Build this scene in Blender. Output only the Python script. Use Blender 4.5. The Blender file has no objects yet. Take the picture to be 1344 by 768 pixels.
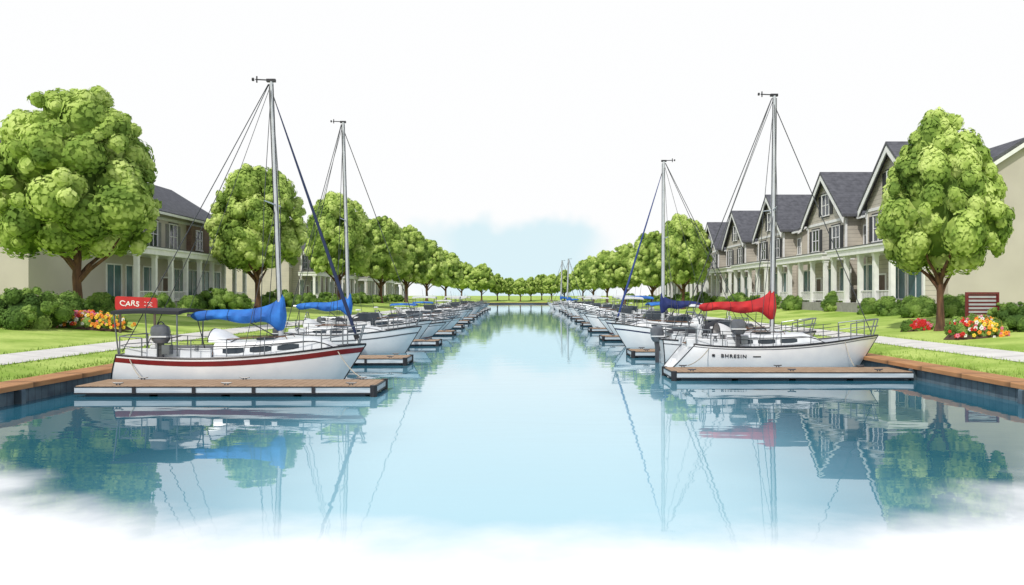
import bpy, bmesh, math, random
import numpy as np
from mathutils import Vector, Matrix
R=math.radians; PI=math.pi
random.seed(4)
sc=bpy.context.scene
col=sc.collection
sc.view_settings.view_transform='Standard'
try: sc.view_settings.look='None'
except: pass
sc.view_settings.exposure=0

# ------------------------------------------------------------------ materials
M={}
def nt(name):
    m=bpy.data.materials.new(name); m.use_nodes=True; t=m.node_tree; t.nodes.clear()
    o=t.nodes.new('ShaderNodeOutputMaterial'); b=t.nodes.new('ShaderNodeBsdfPrincipled')
    t.links.new(b.outputs[0],o.inputs[0]); return m,t,b,o
def ramp(t,stops):
    r=t.nodes.new('ShaderNodeValToRGB'); e=r.color_ramp.elements
    while len(e)<len(stops): e.new(0.5)
    for k,(p,c) in enumerate(stops):
        e[k].position=p; e[k].color=(c[0],c[1],c[2],1)
    return r
def pm(name,c1,c2=None,scale=4,rough=.6,bump=0,metal=0,spec=.5,stretch=None,bands=None,coat=0):
    m,t,b,o=nt(name)
    if c2 is None: c2=tuple(x*.86 for x in c1)
    tc=t.nodes.new('ShaderNodeTexCoord'); src=tc.outputs['Object']
    if stretch:
        mp=t.nodes.new('ShaderNodeMapping'); mp.inputs['Scale'].default_value=stretch
        t.links.new(src,mp.inputs[0]); vec=mp.outputs[0]
    else: vec=src
    n=t.nodes.new('ShaderNodeTexNoise'); n.inputs['Scale'].default_value=scale; n.inputs['Detail'].default_value=4
    t.links.new(vec,n.inputs['Vector'])
    r=ramp(t,[(.32,c2),(.68,c1)]); t.links.new(n.outputs[0],r.inputs[0]); outc=r.outputs[0]; hgt=n.outputs[0]
    if bands:
        axis,period,dark=bands
        w=t.nodes.new('ShaderNodeTexWave'); w.wave_type='BANDS'; w.bands_direction=axis; w.wave_profile='SAW'
        w.inputs['Scale'].default_value=.31416/period; t.links.new(src,w.inputs['Vector'])
        rr=ramp(t,[(0,(dark,)*3),(.14,(1,1,1))]); t.links.new(w.outputs['Fac'],rr.inputs[0])
        mx=t.nodes.new('ShaderNodeMixRGB'); mx.blend_type='MULTIPLY'; mx.inputs[0].default_value=1
        t.links.new(outc,mx.inputs[1]); t.links.new(rr.outputs[0],mx.inputs[2]); outc=mx.outputs[0]
        hgt=w.outputs['Fac']
    t.links.new(outc,b.inputs['Base Color'])
    b.inputs['Roughness'].default_value=rough; b.inputs['Metallic'].default_value=metal
    b.inputs['Specular IOR Level'].default_value=spec; b.inputs['Coat Weight'].default_value=coat
    if bump:
        bp=t.nodes.new('ShaderNodeBump'); bp.inputs['Strength'].default_value=bump; bp.inputs['Distance'].default_value=.03
        t.links.new(hgt,bp.inputs['Height']); t.links.new(bp.outputs[0],b.inputs['Normal'])
    M[name]=m; return m
pm('gelcoat',(.84,.85,.86),(.74,.76,.79),1.5,.25,coat=.4)
pm('deck_white',(.56,.58,.61),(.46,.49,.53),5,.5)
pm('cabin_white',(.76,.78,.80),(.66,.69,.72),3,.3)
pm('stripe_red',(.20,.012,.015),(.15,.01,.012),3,.3)
pm('stripe_navy',(.02,.03,.09),None,3,.3)
pm('stripe_grey',(.10,.11,.13),None,3,.3)
pm('stripe_black',(.012,.012,.016),None,3,.4)
pm('teak',(.22,.11,.05),(.14,.065,.03),6,.6,stretch=(1,6,6))
pm('dark_trim',(.02,.02,.025),(.015,.015,.018),6,.5)
pm('alu',(.58,.60,.62),(.48,.50,.53),3,.35,metal=.3)
pm('steel',(.20,.22,.24),(.14,.155,.17),3,.3,metal=.4)
pm('wire',(.05,.055,.065),(.035,.04,.045),3,.5)
pm('cover_blue',(.025,.20,.64),(.010,.085,.36),1.8,.75,bump=.8)
pm('cover_navy',(.015,.03,.16),(.01,.02,.1),2.5,.75,bump=.8)
pm('cover_red',(.56,.02,.022),(.30,.01,.015),1.8,.75,bump=.8)
pm('jib_navy',(.012,.025,.08),None,3,.7)
pm('jib_blue',(.02,.05,.22),None,3,.7)
pm('canopy_dark',(.02,.022,.028),(.013,.015,.02),3,.7)
pm('canopy_white',(.68,.70,.71),None,3,.6)
pm('motor',(.07,.075,.085),(.05,.05,.06),4,.35,coat=.4)
pm('motor_grey',(.13,.14,.16),(.08,.09,.105),4,.35,coat=.4)
pm('motor_white',(.5,.52,.54),None,4,.35,coat=.3)
pm('tinted',(.02,.03,.04),(.03,.045,.06),2,.12)
pm('rope',(.45,.42,.35),(.33,.3,.25),20,.9)
pm('fender_blue',(.05,.14,.35),None,3,.5)
pm('plank',(.46,.32,.21),(.28,.175,.10),2.5,.75,bump=.4,stretch=(1,4,1),bands=('X',.22,.3))
pm('fascia',(.60,.65,.69),(.40,.47,.53),3,.6,stretch=(.3,1,3))
pm('float',(.04,.08,.12),(.025,.05,.08),3,.6)
pm('timber',(.52,.27,.12),(.38,.18,.075),2,.8,bump=.4,stretch=(4,.5,4),bands=('Y',2.4,.4))
pm('bulk',(.13,.19,.23),(.07,.105,.14),2,.85,bump=.5,bands=('Y',.3,.5))
pm('beige',(.54,.49,.42),(.46,.42,.36),.8,.85,bump=.3,bands=('Z',.26,.75))
pm('taupe',(.52,.48,.42),(.43,.395,.345),.25,.9)
pm('greige',(.54,.50,.43),(.43,.395,.34),.8,.85,bump=.3,bands=('Z',.36,.38))
pm('brownwall',(.22,.145,.10),(.15,.10,.07),.8,.85,bump=.3,bands=('Z',.26,.6))
pm('roof',(.12,.123,.142),(.07,.072,.085),2.2,.85,bump=.4,bands=('Z',.24,.5))
pm('white_trim',(.80,.80,.79),(.70,.70,.70),2,.6)
pm('foundation',(.33,.32,.30),(.24,.23,.22),3,.9)
pm('glass_dark',(.02,.028,.038),(.035,.05,.065),.7,.12)
pm('glass_teal',(.09,.18,.20),(.04,.09,.105),.6,.15)
pm('shutter',(.03,.032,.038),(.022,.024,.027),3,.6,bands=('Z',.1,.5))
pm('shutter_grey',(.22,.22,.22),(.16,.16,.165),3,.6,bands=('Z',.14,.35))
pm('door',(.10,.055,.035),(.07,.04,.025),3,.5)
pm('brass',(.5,.35,.12),None,3,.3,metal=.8)
pm('bark',(.17,.085,.045),(.055,.028,.017),4,.9,bump=.9,stretch=(1,1,.22))
pm('path_concrete',(.74,.72,.68),(.62,.60,.57),1.5,.9,bands=('Y',2.5,.8))
pm('sign_red',(.52,.02,.025),(.42,.015,.02),2,.4)
pm('sign_maroon',(.16,.012,.015),(.11,.01,.012),2,.5)
pm('sign_white',(.8,.8,.8),None,2,.5)
pm('sign_grey',(.42,.43,.44),(.34,.35,.36),2,.6)
pm('post',(.10,.075,.06),None,4,.7)
pm('soil',(.09,.055,.035),(.05,.03,.02),6,.95,bump=.6)
for n,c in dict(bloom_red=(.62,.02,.02),bloom_white=(.8,.78,.74),bloom_orange=(.85,.28,.03),bloom_yellow=(.85,.62,.06),bloom_pink=(.75,.2,.3)).items(): pm(n,c,None,8,.7)

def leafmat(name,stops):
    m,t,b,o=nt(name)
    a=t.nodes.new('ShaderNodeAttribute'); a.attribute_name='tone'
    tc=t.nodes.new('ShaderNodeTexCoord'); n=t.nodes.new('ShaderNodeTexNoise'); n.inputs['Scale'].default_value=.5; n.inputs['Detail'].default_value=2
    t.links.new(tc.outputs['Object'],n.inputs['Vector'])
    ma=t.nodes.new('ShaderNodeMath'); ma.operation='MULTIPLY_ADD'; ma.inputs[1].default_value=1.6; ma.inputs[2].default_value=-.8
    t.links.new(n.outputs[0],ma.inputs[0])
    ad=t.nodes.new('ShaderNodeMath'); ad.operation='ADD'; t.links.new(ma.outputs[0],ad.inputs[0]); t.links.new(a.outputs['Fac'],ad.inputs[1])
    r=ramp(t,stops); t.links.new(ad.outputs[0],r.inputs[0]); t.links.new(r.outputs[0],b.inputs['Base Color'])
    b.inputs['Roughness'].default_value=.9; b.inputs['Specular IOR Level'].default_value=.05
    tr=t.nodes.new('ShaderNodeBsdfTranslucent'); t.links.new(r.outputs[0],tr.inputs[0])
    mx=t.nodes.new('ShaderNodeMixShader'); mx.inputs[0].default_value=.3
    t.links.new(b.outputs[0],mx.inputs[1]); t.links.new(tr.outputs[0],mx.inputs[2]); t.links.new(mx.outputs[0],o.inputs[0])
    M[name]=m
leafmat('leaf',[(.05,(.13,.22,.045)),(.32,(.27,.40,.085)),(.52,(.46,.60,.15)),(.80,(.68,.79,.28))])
leafmat('leaf_bush',[(.05,(.08,.15,.04)),(.35,(.16,.27,.06)),(.65,(.28,.42,.10)),(.95,(.44,.58,.18))])

def grassmat():
    m,t,b,o=nt('grass')
    g=t.nodes.new('ShaderNodeNewGeometry')
    n=t.nodes.new('ShaderNodeTexNoise'); n.inputs['Scale'].default_value=.35; n.inputs['Detail'].default_value=3
    t.links.new(g.outputs['Position'],n.inputs['Vector'])
    n2=t.nodes.new('ShaderNodeTexNoise'); n2.inputs['Scale'].default_value=6; n2.inputs['Detail'].default_value=3
    t.links.new(g.outputs['Position'],n2.inputs['Vector'])
    r=ramp(t,[(.38,(.27,.41,.07)),(.60,(.50,.62,.17))]); t.links.new(n.outputs[0],r.inputs[0])
    r2=ramp(t,[(.3,(.86,.86,.82)),(.7,(1.05,1.05,1.03))]); t.links.new(n2.outputs[0],r2.inputs[0])
    mx=t.nodes.new('ShaderNodeMixRGB'); mx.blend_type='MULTIPLY'; mx.inputs[0].default_value=1
    t.links.new(r.outputs[0],mx.inputs[1]); t.links.new(r2.outputs[0],mx.inputs[2]); t.links.new(mx.outputs[0],b.inputs['Base Color'])
    b.inputs['Roughness'].default_value=.9; b.inputs['Specular IOR Level'].default_value=.1
    bp=t.nodes.new('ShaderNodeBump'); bp.inputs['Strength'].default_value=.3; bp.inputs['Distance'].default_value=.05
    t.links.new(n2.outputs[0],bp.inputs['Height']); t.links.new(bp.outputs[0],b.inputs['Normal'])
    M['grass']=m
grassmat()
pm('blade',(.34,.47,.10),(.20,.31,.05),1,.8)

def mathn(t,op,a,b=None,c=None,clamp=False):
    n=t.nodes.new('ShaderNodeMath'); n.operation=op; n.use_clamp=clamp
    for k,v in enumerate((a,b,c)):
        if v is None: continue
        if isinstance(v,(int,float)): n.inputs[k].default_value=v
        else: t.links.new(v,n.inputs[k])
    return n.outputs[0]
def smooth(t,v,a,b):
    n=t.nodes.new('ShaderNodeMapRange'); n.interpolation_type='SMOOTHSTEP'
    t.links.new(v,n.inputs['Value']); n.inputs['From Min'].default_value=a; n.inputs['From Max'].default_value=b
    return n.outputs[0]
def watermat():
    m,t,b,o=nt('water')
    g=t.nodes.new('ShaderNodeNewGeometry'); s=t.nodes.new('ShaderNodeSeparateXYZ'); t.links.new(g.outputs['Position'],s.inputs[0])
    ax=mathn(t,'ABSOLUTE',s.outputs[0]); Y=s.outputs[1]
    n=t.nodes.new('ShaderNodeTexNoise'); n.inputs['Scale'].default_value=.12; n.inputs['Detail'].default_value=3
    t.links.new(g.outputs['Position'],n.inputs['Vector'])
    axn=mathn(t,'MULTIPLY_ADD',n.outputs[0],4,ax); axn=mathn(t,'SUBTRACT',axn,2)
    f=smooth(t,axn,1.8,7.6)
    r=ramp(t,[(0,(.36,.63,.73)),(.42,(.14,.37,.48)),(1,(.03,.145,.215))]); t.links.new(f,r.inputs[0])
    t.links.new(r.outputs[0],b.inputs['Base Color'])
    b.inputs['Roughness'].default_value=.015; b.inputs['IOR'].default_value=1.55
    mp=t.nodes.new('ShaderNodeMapping'); mp.inputs['Scale'].default_value=(.45,1.3,1); t.links.new(g.outputs['Position'],mp.inputs[0])
    n2=t.nodes.new('ShaderNodeTexNoise'); n2.inputs['Scale'].default_value=1.0; n2.inputs['Detail'].default_value=2.5; n2.inputs['Roughness'].default_value=.45
    t.links.new(mp.outputs[0],n2.inputs['Vector'])
    bp=t.nodes.new('ShaderNodeBump'); bp.inputs['Strength'].default_value=.045; bp.inputs['Distance'].default_value=.10
    t.links.new(n2.outputs[0],bp.inputs['Height']); t.links.new(bp.outputs[0],b.inputs['Normal'])
    n3=t.nodes.new('ShaderNodeTexNoise'); n3.inputs['Scale'].default_value=.45; n3.inputs['Detail'].default_value=4
    t.links.new(g.outputs['Position'],n3.inputs['Vector'])
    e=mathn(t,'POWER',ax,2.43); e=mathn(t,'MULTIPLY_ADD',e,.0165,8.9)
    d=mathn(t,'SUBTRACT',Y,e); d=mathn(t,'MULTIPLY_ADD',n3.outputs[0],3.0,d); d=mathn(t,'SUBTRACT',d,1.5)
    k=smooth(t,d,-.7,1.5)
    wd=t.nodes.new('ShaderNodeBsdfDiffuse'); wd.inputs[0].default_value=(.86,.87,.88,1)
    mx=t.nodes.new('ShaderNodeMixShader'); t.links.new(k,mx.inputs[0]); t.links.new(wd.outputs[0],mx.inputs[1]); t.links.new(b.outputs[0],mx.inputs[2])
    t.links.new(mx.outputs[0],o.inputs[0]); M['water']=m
watermat()

# ------------------------------------------------------------------ mesh builder
def icot(n):
    b=bmesh.new(); bmesh.ops.create_icosphere(b,subdivisions=n,radius=1); r=([tuple(v.co) for v in b.verts],[[v.index for v in f.verts] for f in b.faces]); b.free(); return r
ICO2=icot(2); ICO1=icot(1)
class MB:
    def __init__(s): s.v=[]; s.f=[]
    def add(s,v,f):
        b=len(s.v); s.v+= [tuple(p) for p in v]; s.f+=[[b+i for i in q] for q in f]; return s
    def box(s,x0,x1,y0,y1,z0,z1):
        v=[(x,y,z) for z in (z0,z1) for (x,y) in ((x0,y0),(x1,y0),(x1,y1),(x0,y1))]
        return s.add(v,[(3,2,1,0),(4,5,6,7),(0,1,5,4),(1,2,6,5),(2,3,7,6),(3,0,4,7)])
    def cbox(s,x0,x1,y0,y1,z0,z1,c):
        v=[(x0,y0,z0),(x1,y0,z0),(x1,y1,z0),(x0,y1,z0),(x0,y0,z1-c),(x1,y0,z1-c),(x1,y1,z1-c),(x0,y1,z1-c),(x0+c,y0+c,z1),(x1-c,y0+c,z1),(x1-c,y1-c,z1),(x0+c,y1-c,z1)]
        return s.add(v,[(3,2,1,0),(0,1,5,4),(1,2,6,5),(2,3,7,6),(3,0,4,7),(4,5,9,8),(5,6,10,9),(6,7,11,10),(7,4,8,11),(8,9,10,11)])
    def tube(s,pts,r,n=7,cap=True):
        pts=[Vector(p) for p in pts]; N=len(pts)
        rs=r if isinstance(r,(list,tuple)) else [r]*N
        rings=[]; prev=None
        for i,p in enumerate(pts):
            d=(pts[min(i+1,N-1)]-pts[max(i-1,0)]).normalized()
            if prev is None:
                u=d.cross(Vector((0,0,1)))
                if u.length<1e-3: u=d.cross(Vector((0,1,0)))
            else: u=prev-d*prev.dot(d)
            u.normalize(); prev=u; w=d.cross(u)
            rings.append([p+(u*math.cos(a)+w*math.sin(a))*rs[i] for a in [2*PI*k/n for k in range(n)]])
        v=[q for rg in rings for q in rg]; f=[]
        for i in range(N-1):
            for k in range(n):
                a=i*n+k;b=i*n+(k+1)%n; f.append((a,b,b+n,a+n))
        if cap: f.append(tuple(reversed(range(n)))); f.append(tuple((N-1)*n+k for k in range(n)))
        return s.add(v,f)
    def prism(s,poly,axis,a,b):
        def P(p,t):
            return (t,p[0],p[1]) if axis=='x' else ((p[0],t,p[1]) if axis=='y' else (p[0],p[1],t))
        n=len(poly); v=[P(p,a) for p in poly]+[P(p,b) for p in poly]
        return s.add(v,[tuple(range(n)),tuple(reversed(range(n,2*n)))]+[(i,i+n,(i+1)%n+n,(i+1)%n) for i in range(n)])
    def ico(s,c,r,lvl=ICO2,jit=0):
        rr=r if isinstance(r,(tuple,list)) else (r,r,r)
        return s.add([(c[0]+p[0]*rr[0]*(1+random.uniform(-jit,jit)),c[1]+p[1]*rr[1]*(1+random.uniform(-jit,jit)),c[2]+p[2]*rr[2]) for p in lvl[0]],lvl[1])
    def grid(s,rows,closed=False):
        m=len(rows[0]); v=[p for r in rows for p in r]; f=[]
        for i in range(len(rows)-1):
            for k in range(m if closed else m-1):
                a=i*m+k;b=i*m+(k+1)%m; f.append((a,b,b+m,a+m))
        return s.add(v,f)
    def build(s,name,mat,parent=None,smooth=False,label=None,recalc=True):
        me=bpy.data.meshes.new(name); me.from_pydata(s.v,[],s.f)
        if recalc:
            b=bmesh.new(); b.from_mesh(me); bmesh.ops.recalc_face_normals(b,faces=b.faces); b.to_mesh(me); b.free()
        if smooth:
            me.polygons.foreach_set('use_smooth',[True]*len(me.polygons)); me.set_sharp_from_angle(angle=R(38))
        me.materials.append(M[mat]); me.update()
        o=bpy.data.objects.new(name,me); col.objects.link(o)
        if parent: o.parent=parent
        if label: o['label']=label
        return o
def tag(o,label=None,cat=None,group=None,kind=None):
    if label: o['label']=label
    if cat: o['category']=cat
    if group: o['group']=group
    if kind: o['kind']=kind
    return o
def thing(name,label,cat,loc=(0,0,0),rz=0,group=None,scale=1):
    o=bpy.data.objects.new(name,None); col.objects.link(o); o.location=loc; o.rotation_euler=(0,0,rz)
    o.scale=(scale,)*3 if isinstance(scale,(int,float)) else scale
    return tag(o,label,cat,group)
def copy_tree(o,parent=None):
    c=o.copy(); col.objects.link(c)
    if parent: c.parent=parent
    for ch in list(o.children): copy_tree(ch,c)
    return c
def place(o,loc,rz,scale,label,group=None):
    o.location=loc; o.rotation_euler=(0,0,rz); o.scale=(scale,)*3 if isinstance(scale,(int,float)) else scale
    o['label']=label
    if group: o['group']=group
    elif 'group' in o: del o['group']
    return o
def text_part(txt,size,mat,parent,fn,name='lettering',bold=0,space=1):
    cu=bpy.data.curves.new('t','FONT'); cu.body=txt; cu.size=size; cu.extrude=.006; cu.offset=bold; cu.align_x='CENTER'; cu.align_y='CENTER'; cu.space_character=space
    o=bpy.data.objects.new('t',cu); col.objects.link(o); bpy.context.view_layer.update()
    me=bpy.data.meshes.new_from_object(o.evaluated_get(bpy.context.evaluated_depsgraph_get()))
    for v in me.vertices: v.co=fn(v.co.copy())
    me.materials.clear(); me.materials.append(M[mat])
    bpy.data.objects.remove(o); bpy.data.curves.remove(cu)
    q=bpy.data.objects.new(name,me); me.name=name; col.objects.link(q); q.parent=parent; return q
ORD='first second third fourth fifth sixth seventh eighth ninth tenth eleventh twelfth thirteenth fourteenth fifteenth sixteenth seventeenth eighteenth nineteenth twentieth twenty-first twenty-second twenty-third twenty-fourth twenty-fifth twenty-sixth twenty-seventh twenty-eighth twenty-ninth thirtieth thirty-first thirty-second thirty-third thirty-fourth thirty-fifth thirty-sixth thirty-seventh thirty-eighth thirty-ninth fortieth'.split()

# ------------------------------------------------------------------ setting
FAR=270
def gz(x): 
    x=abs(x); return min(2.0,.45+max(0,x-14)*.088)
xs=[-3000,-300,-60,-31.6,-22,-14.4,0,14.4,22,31.6,60,300,3000]
ys=[-60,0,20,60,120,200,FAR+.4,FAR+8,FAR+30,600,3000]
mb=MB()
def gzz(x,y):
    z=gz(x)
    if y>FAR+20: z=max(z,1.2)
    if y>FAR+100: z=2.0
    return z
rows=[[(x,y,gzz(x,y)) for x in xs] for y in ys]
v=[p for r in rows for p in r]; f=[]
for i in range(len(ys)-1):
    for k in range(len(xs)-1):
        if abs((xs[k]+xs[k+1])/2)<14.4 and ys[i+1]<=FAR+.5: continue
        a=i*len(xs)+k; f.append((a,a+1,a+1+len(xs),a+len(xs)))
mb.add(v,f); tag(mb.build('ground','grass'),kind='structure')
mb=MB(); rows=[[(x,y,0) for x in (-14.2,-7,0,7,14.2)] for y in (-60,0,20,60,150,FAR+.2)]
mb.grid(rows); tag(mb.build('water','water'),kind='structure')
for s in (-1,1):
    mb=MB(); 
    a,b=17.0,18.7
    mb.grid([[(s*a,y,gz(a)+.02),(s*b,y,gz(b)+.02)] for y in range(0,FAR+20,10)]); tag(mb.build('path','path_concrete'),kind='structure')
    mb=MB(); mb.box(*sorted((s*14.0,s*14.2)),-20,FAR,-1,.40)
    w=thing('retaining_wall','brown timber retaining wall along the %s bank of the canal'%('left' if s<0 else 'right'),'retaining wall',(0,0,0))
    mb.build('wall_planks','bulk',w)
    m2=MB(); m2.cbox(*sorted((s*13.85,s*14.85)),-20,FAR+.3,.40,.545,.02); m2.build('timber_cap','timber',w)
    for k in range(12):
        y=21+k*6; m3=MB(); m3.cbox(*sorted((s*13.80,s*13.99)),y,y+.2,-.8,.395,.02); m3.build('post','bulk',w)
w=thing('retaining_wall','low timber retaining wall across the far end of the canal','retaining wall',(0,0,0))
MB().box(-14,14,FAR,FAR+.2,-1,.40).build('wall_planks','bulk',w); MB().cbox(-13.85,13.85,FAR-.1,FAR+.7,.40,.53,.02).build('timber_cap','timber',w)

mb=MB(); rng=random.Random(7)
for i in range(9000):
    s=rng.choice((-1,1)); y=20+42*rng.random()**1.3
    x=rng.choice((rng.uniform(14.9,17),rng.uniform(14.86,15.1),rng.uniform(16.8,17.0),rng.uniform(18.7,19.0),rng.uniform(14.86,15.4)))
    h=rng.uniform(.05,.14); a=rng.uniform(0,PI); w=.02; z=gz(x); x*=s
    mb.add([(x-w*math.cos(a),y-w*math.sin(a),z-.01),(x+w*math.cos(a),y+w*math.sin(a),z-.01),(x+rng.uniform(-.05,.05),y+rng.uniform(-.05,.05),z+h)],[(0,1,2)])
tag(mb.build('grass','blade',recalc=False),'short green lawn grass growing on both banks','grass',kind='stuff')

# ------------------------------------------------------------------ vegetation
def crown_mesh(name,seed,W,H,z0,ncl,nleaf,leaf,cr,mat,flat=False,tp=.16,top=.8,var=(.6,1.25),tuft=0,nj=.30,tr=(.18,.8)):
    g=np.random.default_rng(seed)
    V=[];F=[];T=[]
    def prof(zn): return math.sqrt(max(0,1-zn*zn))**top*(1-tp*zn)/(1+tp*.35)
    clumps=[]
    for i in range(ncl):
        zn=-.88+1.78*(i+.5)/ncl+g.uniform(-.05,.05); zn=max(-.93,min(.96,zn)); ang=i*2.39996+g.uniform(-.45,.45)
        inner=g.random()<.2
        rr=prof(zn)*(W/2-cr*.7)*(g.uniform(.3,.6) if inner else g.uniform(.80,1.14))
        c=np.array([math.cos(ang)*rr,math.sin(ang)*rr,z0+H/2+zn*(H/2-cr*.7)])
        clumps.append((c,cr*g.uniform(*var)*(.75 if zn>.55 and tp>.4 else 1),g.uniform(*tr)))
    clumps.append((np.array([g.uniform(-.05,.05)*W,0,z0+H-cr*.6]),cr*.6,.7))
    ctr=np.array([0,0,z0+H*.45])
    for k in range(tuft):
        zn=g.uniform(-.8,.97); ang=g.uniform(0,2*PI); rr=prof(zn)*(W/2)*g.uniform(.93,1.06)
        clumps.append((np.array([math.cos(ang)*rr,math.sin(ang)*rr,z0+H/2+zn*(H/2)*.98]),cr*g.uniform(.22,.42),g.uniform(.3,.75)))
    n3=np.array(ICO2[0])
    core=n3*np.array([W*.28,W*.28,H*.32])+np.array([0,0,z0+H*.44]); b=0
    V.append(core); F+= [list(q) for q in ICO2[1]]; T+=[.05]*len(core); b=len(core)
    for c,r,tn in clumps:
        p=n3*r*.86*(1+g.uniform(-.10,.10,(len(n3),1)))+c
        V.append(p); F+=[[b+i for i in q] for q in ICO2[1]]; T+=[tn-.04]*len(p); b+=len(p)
        nl=int(nleaf*(r/cr)**1.7)
        d=g.normal(size=(nl,3)); d/=np.linalg.norm(d,axis=1)[:,None]
        out=(c-ctr); out/=np.linalg.norm(out)+1e-6
        d=np.where((d@out<-.35)[:,None],-d,d)
        pos=c+d*r*g.uniform(.86,1.10,(nl,1))
        n=d+g.normal(size=(nl,3))*nj; n/=np.linalg.norm(n,axis=1)[:,None]
        t=np.cross(n,g.normal(size=(nl,3))); t/=np.linalg.norm(t,axis=1)[:,None]; u=np.cross(n,t)
        s=leaf*g.uniform(.6,1.35,(nl,1))
        q=np.stack([pos+t*s,pos+u*s*.65,pos-t*s,pos-u*s*.65],1).reshape(-1,3)
        V.append(q); F+=[[b+4*i,b+4*i+1,b+4*i+2,b+4*i+3] for i in range(nl)]
        T+=list(np.repeat(tn+g.uniform(-.05,.05,nl),4)); b+=len(q)
    V=np.concatenate(V)
    me=bpy.data.meshes.new(name); me.from_pydata(V.tolist(),[],F)
    at=me.attributes.new('tone','FLOAT','POINT'); at.data.foreach_set('value',np.array(T,dtype=np.float32))
    me.materials.append(M[mat]); me.update(); return me
def link(name,me,parent):
    o=bpy.data.objects.new(name,me); col.objects.link(o); o.parent=parent; return o
def tree_proto(seed,tp,top):
    g=random.Random(seed)
    t=thing('shade_tree','x','tree')
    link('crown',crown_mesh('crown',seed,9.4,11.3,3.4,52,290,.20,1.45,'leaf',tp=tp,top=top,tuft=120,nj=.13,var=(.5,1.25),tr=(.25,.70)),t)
    mb=MB()
    mb.tube([(0,0,-.3),(0,0,.05),(.02,0,.5),(.05,.02,1.6),(-.03,0,2.7),(.02,.03,3.8),(0,0,6.5),(.1,0,9)],[.62,.5,.34,.27,.25,.24,.18,.07],10)
    tr=mb.build('trunk','bark',t,smooth=True)
    for k in range(6):
        a=k*1.05+g.uniform(-.2,.2); z=2.3+.25*k; l=g.uniform(2.2,3.2)
        MB().tube([(0,0,z),(math.cos(a)*l*.3,math.sin(a)*l*.3,z+.9),(math.cos(a)*l*.7,math.sin(a)*l*.7,z+1.7),(math.cos(a)*l,math.sin(a)*l,z+2.9)],[.17,.13,.09,.04],7).build('limb','bark',tr,smooth=True)
    return t
tprotos=[tree_proto(11,.16,.85),tree_proto(23,.45,1.15),tree_proto(37,.22,.85)]
used=[0]*3
def put_tree(k,loc,rz,sc_,label,group):
    o=tprotos[k] if not used[k] else copy_tree(tprotos[k]); used[k]=1
    place(o,loc,rz,sc_,label,group)
Lt=[(101,27,.95,.95,0),(338,27,.98,1.0,2),(445,27,1.0,1.13,0),(500,27,1.1,1.12,2),(533,26,1.1,1.16,0),(560,26,1.15,1.15,2),(585,26,1.2,1.15,0),(606,26,1.2,1.1,2)]
for i,(px,X,sx,sz,k) in enumerate(Lt):
    d=X/((685-px)/1000)
    put_tree(k,(-X,d,gz(X)-.05),i*1.3,(sx,sx,sz),['large round green tree on left lawn beside flower bed, nearest of its row','round green tree behind the mast of the nearest left sailboat'][i] if i<2 else 'green tree on left lawn, %s tree of the left row'%ORD[i],'trees along the left bank')
Rt=[(1234,22,.65,.785,1),(897,22,.75,.88,0),(856,22,.8,.86,2),(820,22,.85,.88,0),(797,22,.9,.92,2),(779,22,.95,.95,0),(765,22,1,1,1)]
for i,(px,X,sx,sz,k) in enumerate(Rt):
    d=X/((px-685)/1000)
    put_tree(k,(X,d,gz(X)-.05),i*1.7+.5,(sx,sx,sz),'green tree on right lawn before the nearest gabled house, nearest of its row' if i==0 else 'green tree on right lawn, %s tree of the right row'%ORD[i],'trees along the right bank')
far=[(632,1.0),(653,.75),(668,.65),(683,.62),(697,.66),(711,.75),(724,.72),(741,.85)]
for i,(px,s) in enumerate(far):
    d=FAR+16+(i%3)*8
    put_tree(i%3,((px-685)/1000*d,d,1.0),i*2.1,(s,s,s*.95),'distant green tree across the far end, %s from the left'%ORD[i],'trees across the far end of the canal')

bprotos=[]
for sd,(w,h) in ((51,(2.6,1.5)),(52,(1.8,1.3)),(53,(3.2,1.7))):
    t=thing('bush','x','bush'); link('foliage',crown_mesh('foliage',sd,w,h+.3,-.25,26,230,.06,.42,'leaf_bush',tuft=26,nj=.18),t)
    m=MB()
    for k in range(5):
        a=k*1.3; m.tube([(0,0,-.1),(math.cos(a)*.3,math.sin(a)*.3,.7)],[.04,.02],5)
    m.build('stem','bark',t); bprotos.append(t)
bused=[0]*3
def put_bush(k,X,Y,s,label,group):
    o=bprotos[k] if not bused[k] else copy_tree(bprotos[k]); bused[k]=1
    place(o,(X,Y,gz(X)-.03),X*3+Y,s,label,group)
def at(px,py):
    m=abs(px-685)/1000; q=(py-388)/1000
    lo,hi=14,60
    for _ in range(50):
        X=(lo+hi)/2
        if (3-gz(X))/q > X/m: lo=X
        else: hi=X
    return math.copysign(X,px-685),X/m
spots=[(2,34,430,1.15,'large bush at left edge of lawn, left of the tree trunk'),(0,80,424,1.1,'bush between large left bush and the tree trunk'),(1,133,414,1.1,'small round bush right of the nearest left tree trunk'),
       (2,1326,434,.8,'bush at right edge of lawn beside the slatted sign'),(0,1203,416,.9,'wide bush left of the nearest right tree trunk'),(1,1166,414,1.0,'round bush under near right porch, left of the wide bush'),(0,1252,416,.9,'bush right of the nearest right tree trunk'),(1,1140,412,.9,'low bush before right porch columns'),(1,1098,408,1.25,'tall rounded bush by the right path'),(1,1020,405,1.1,'small bush behind the nearest right mast'),(1,1060,404,1.0,'small bush between right mast and tall rounded bush')]
for k,px,py,s,l in spots:
    X,Y=at(px,py); put_bush(k,X,Y,s,l,'garden bushes on the lawns')
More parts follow.
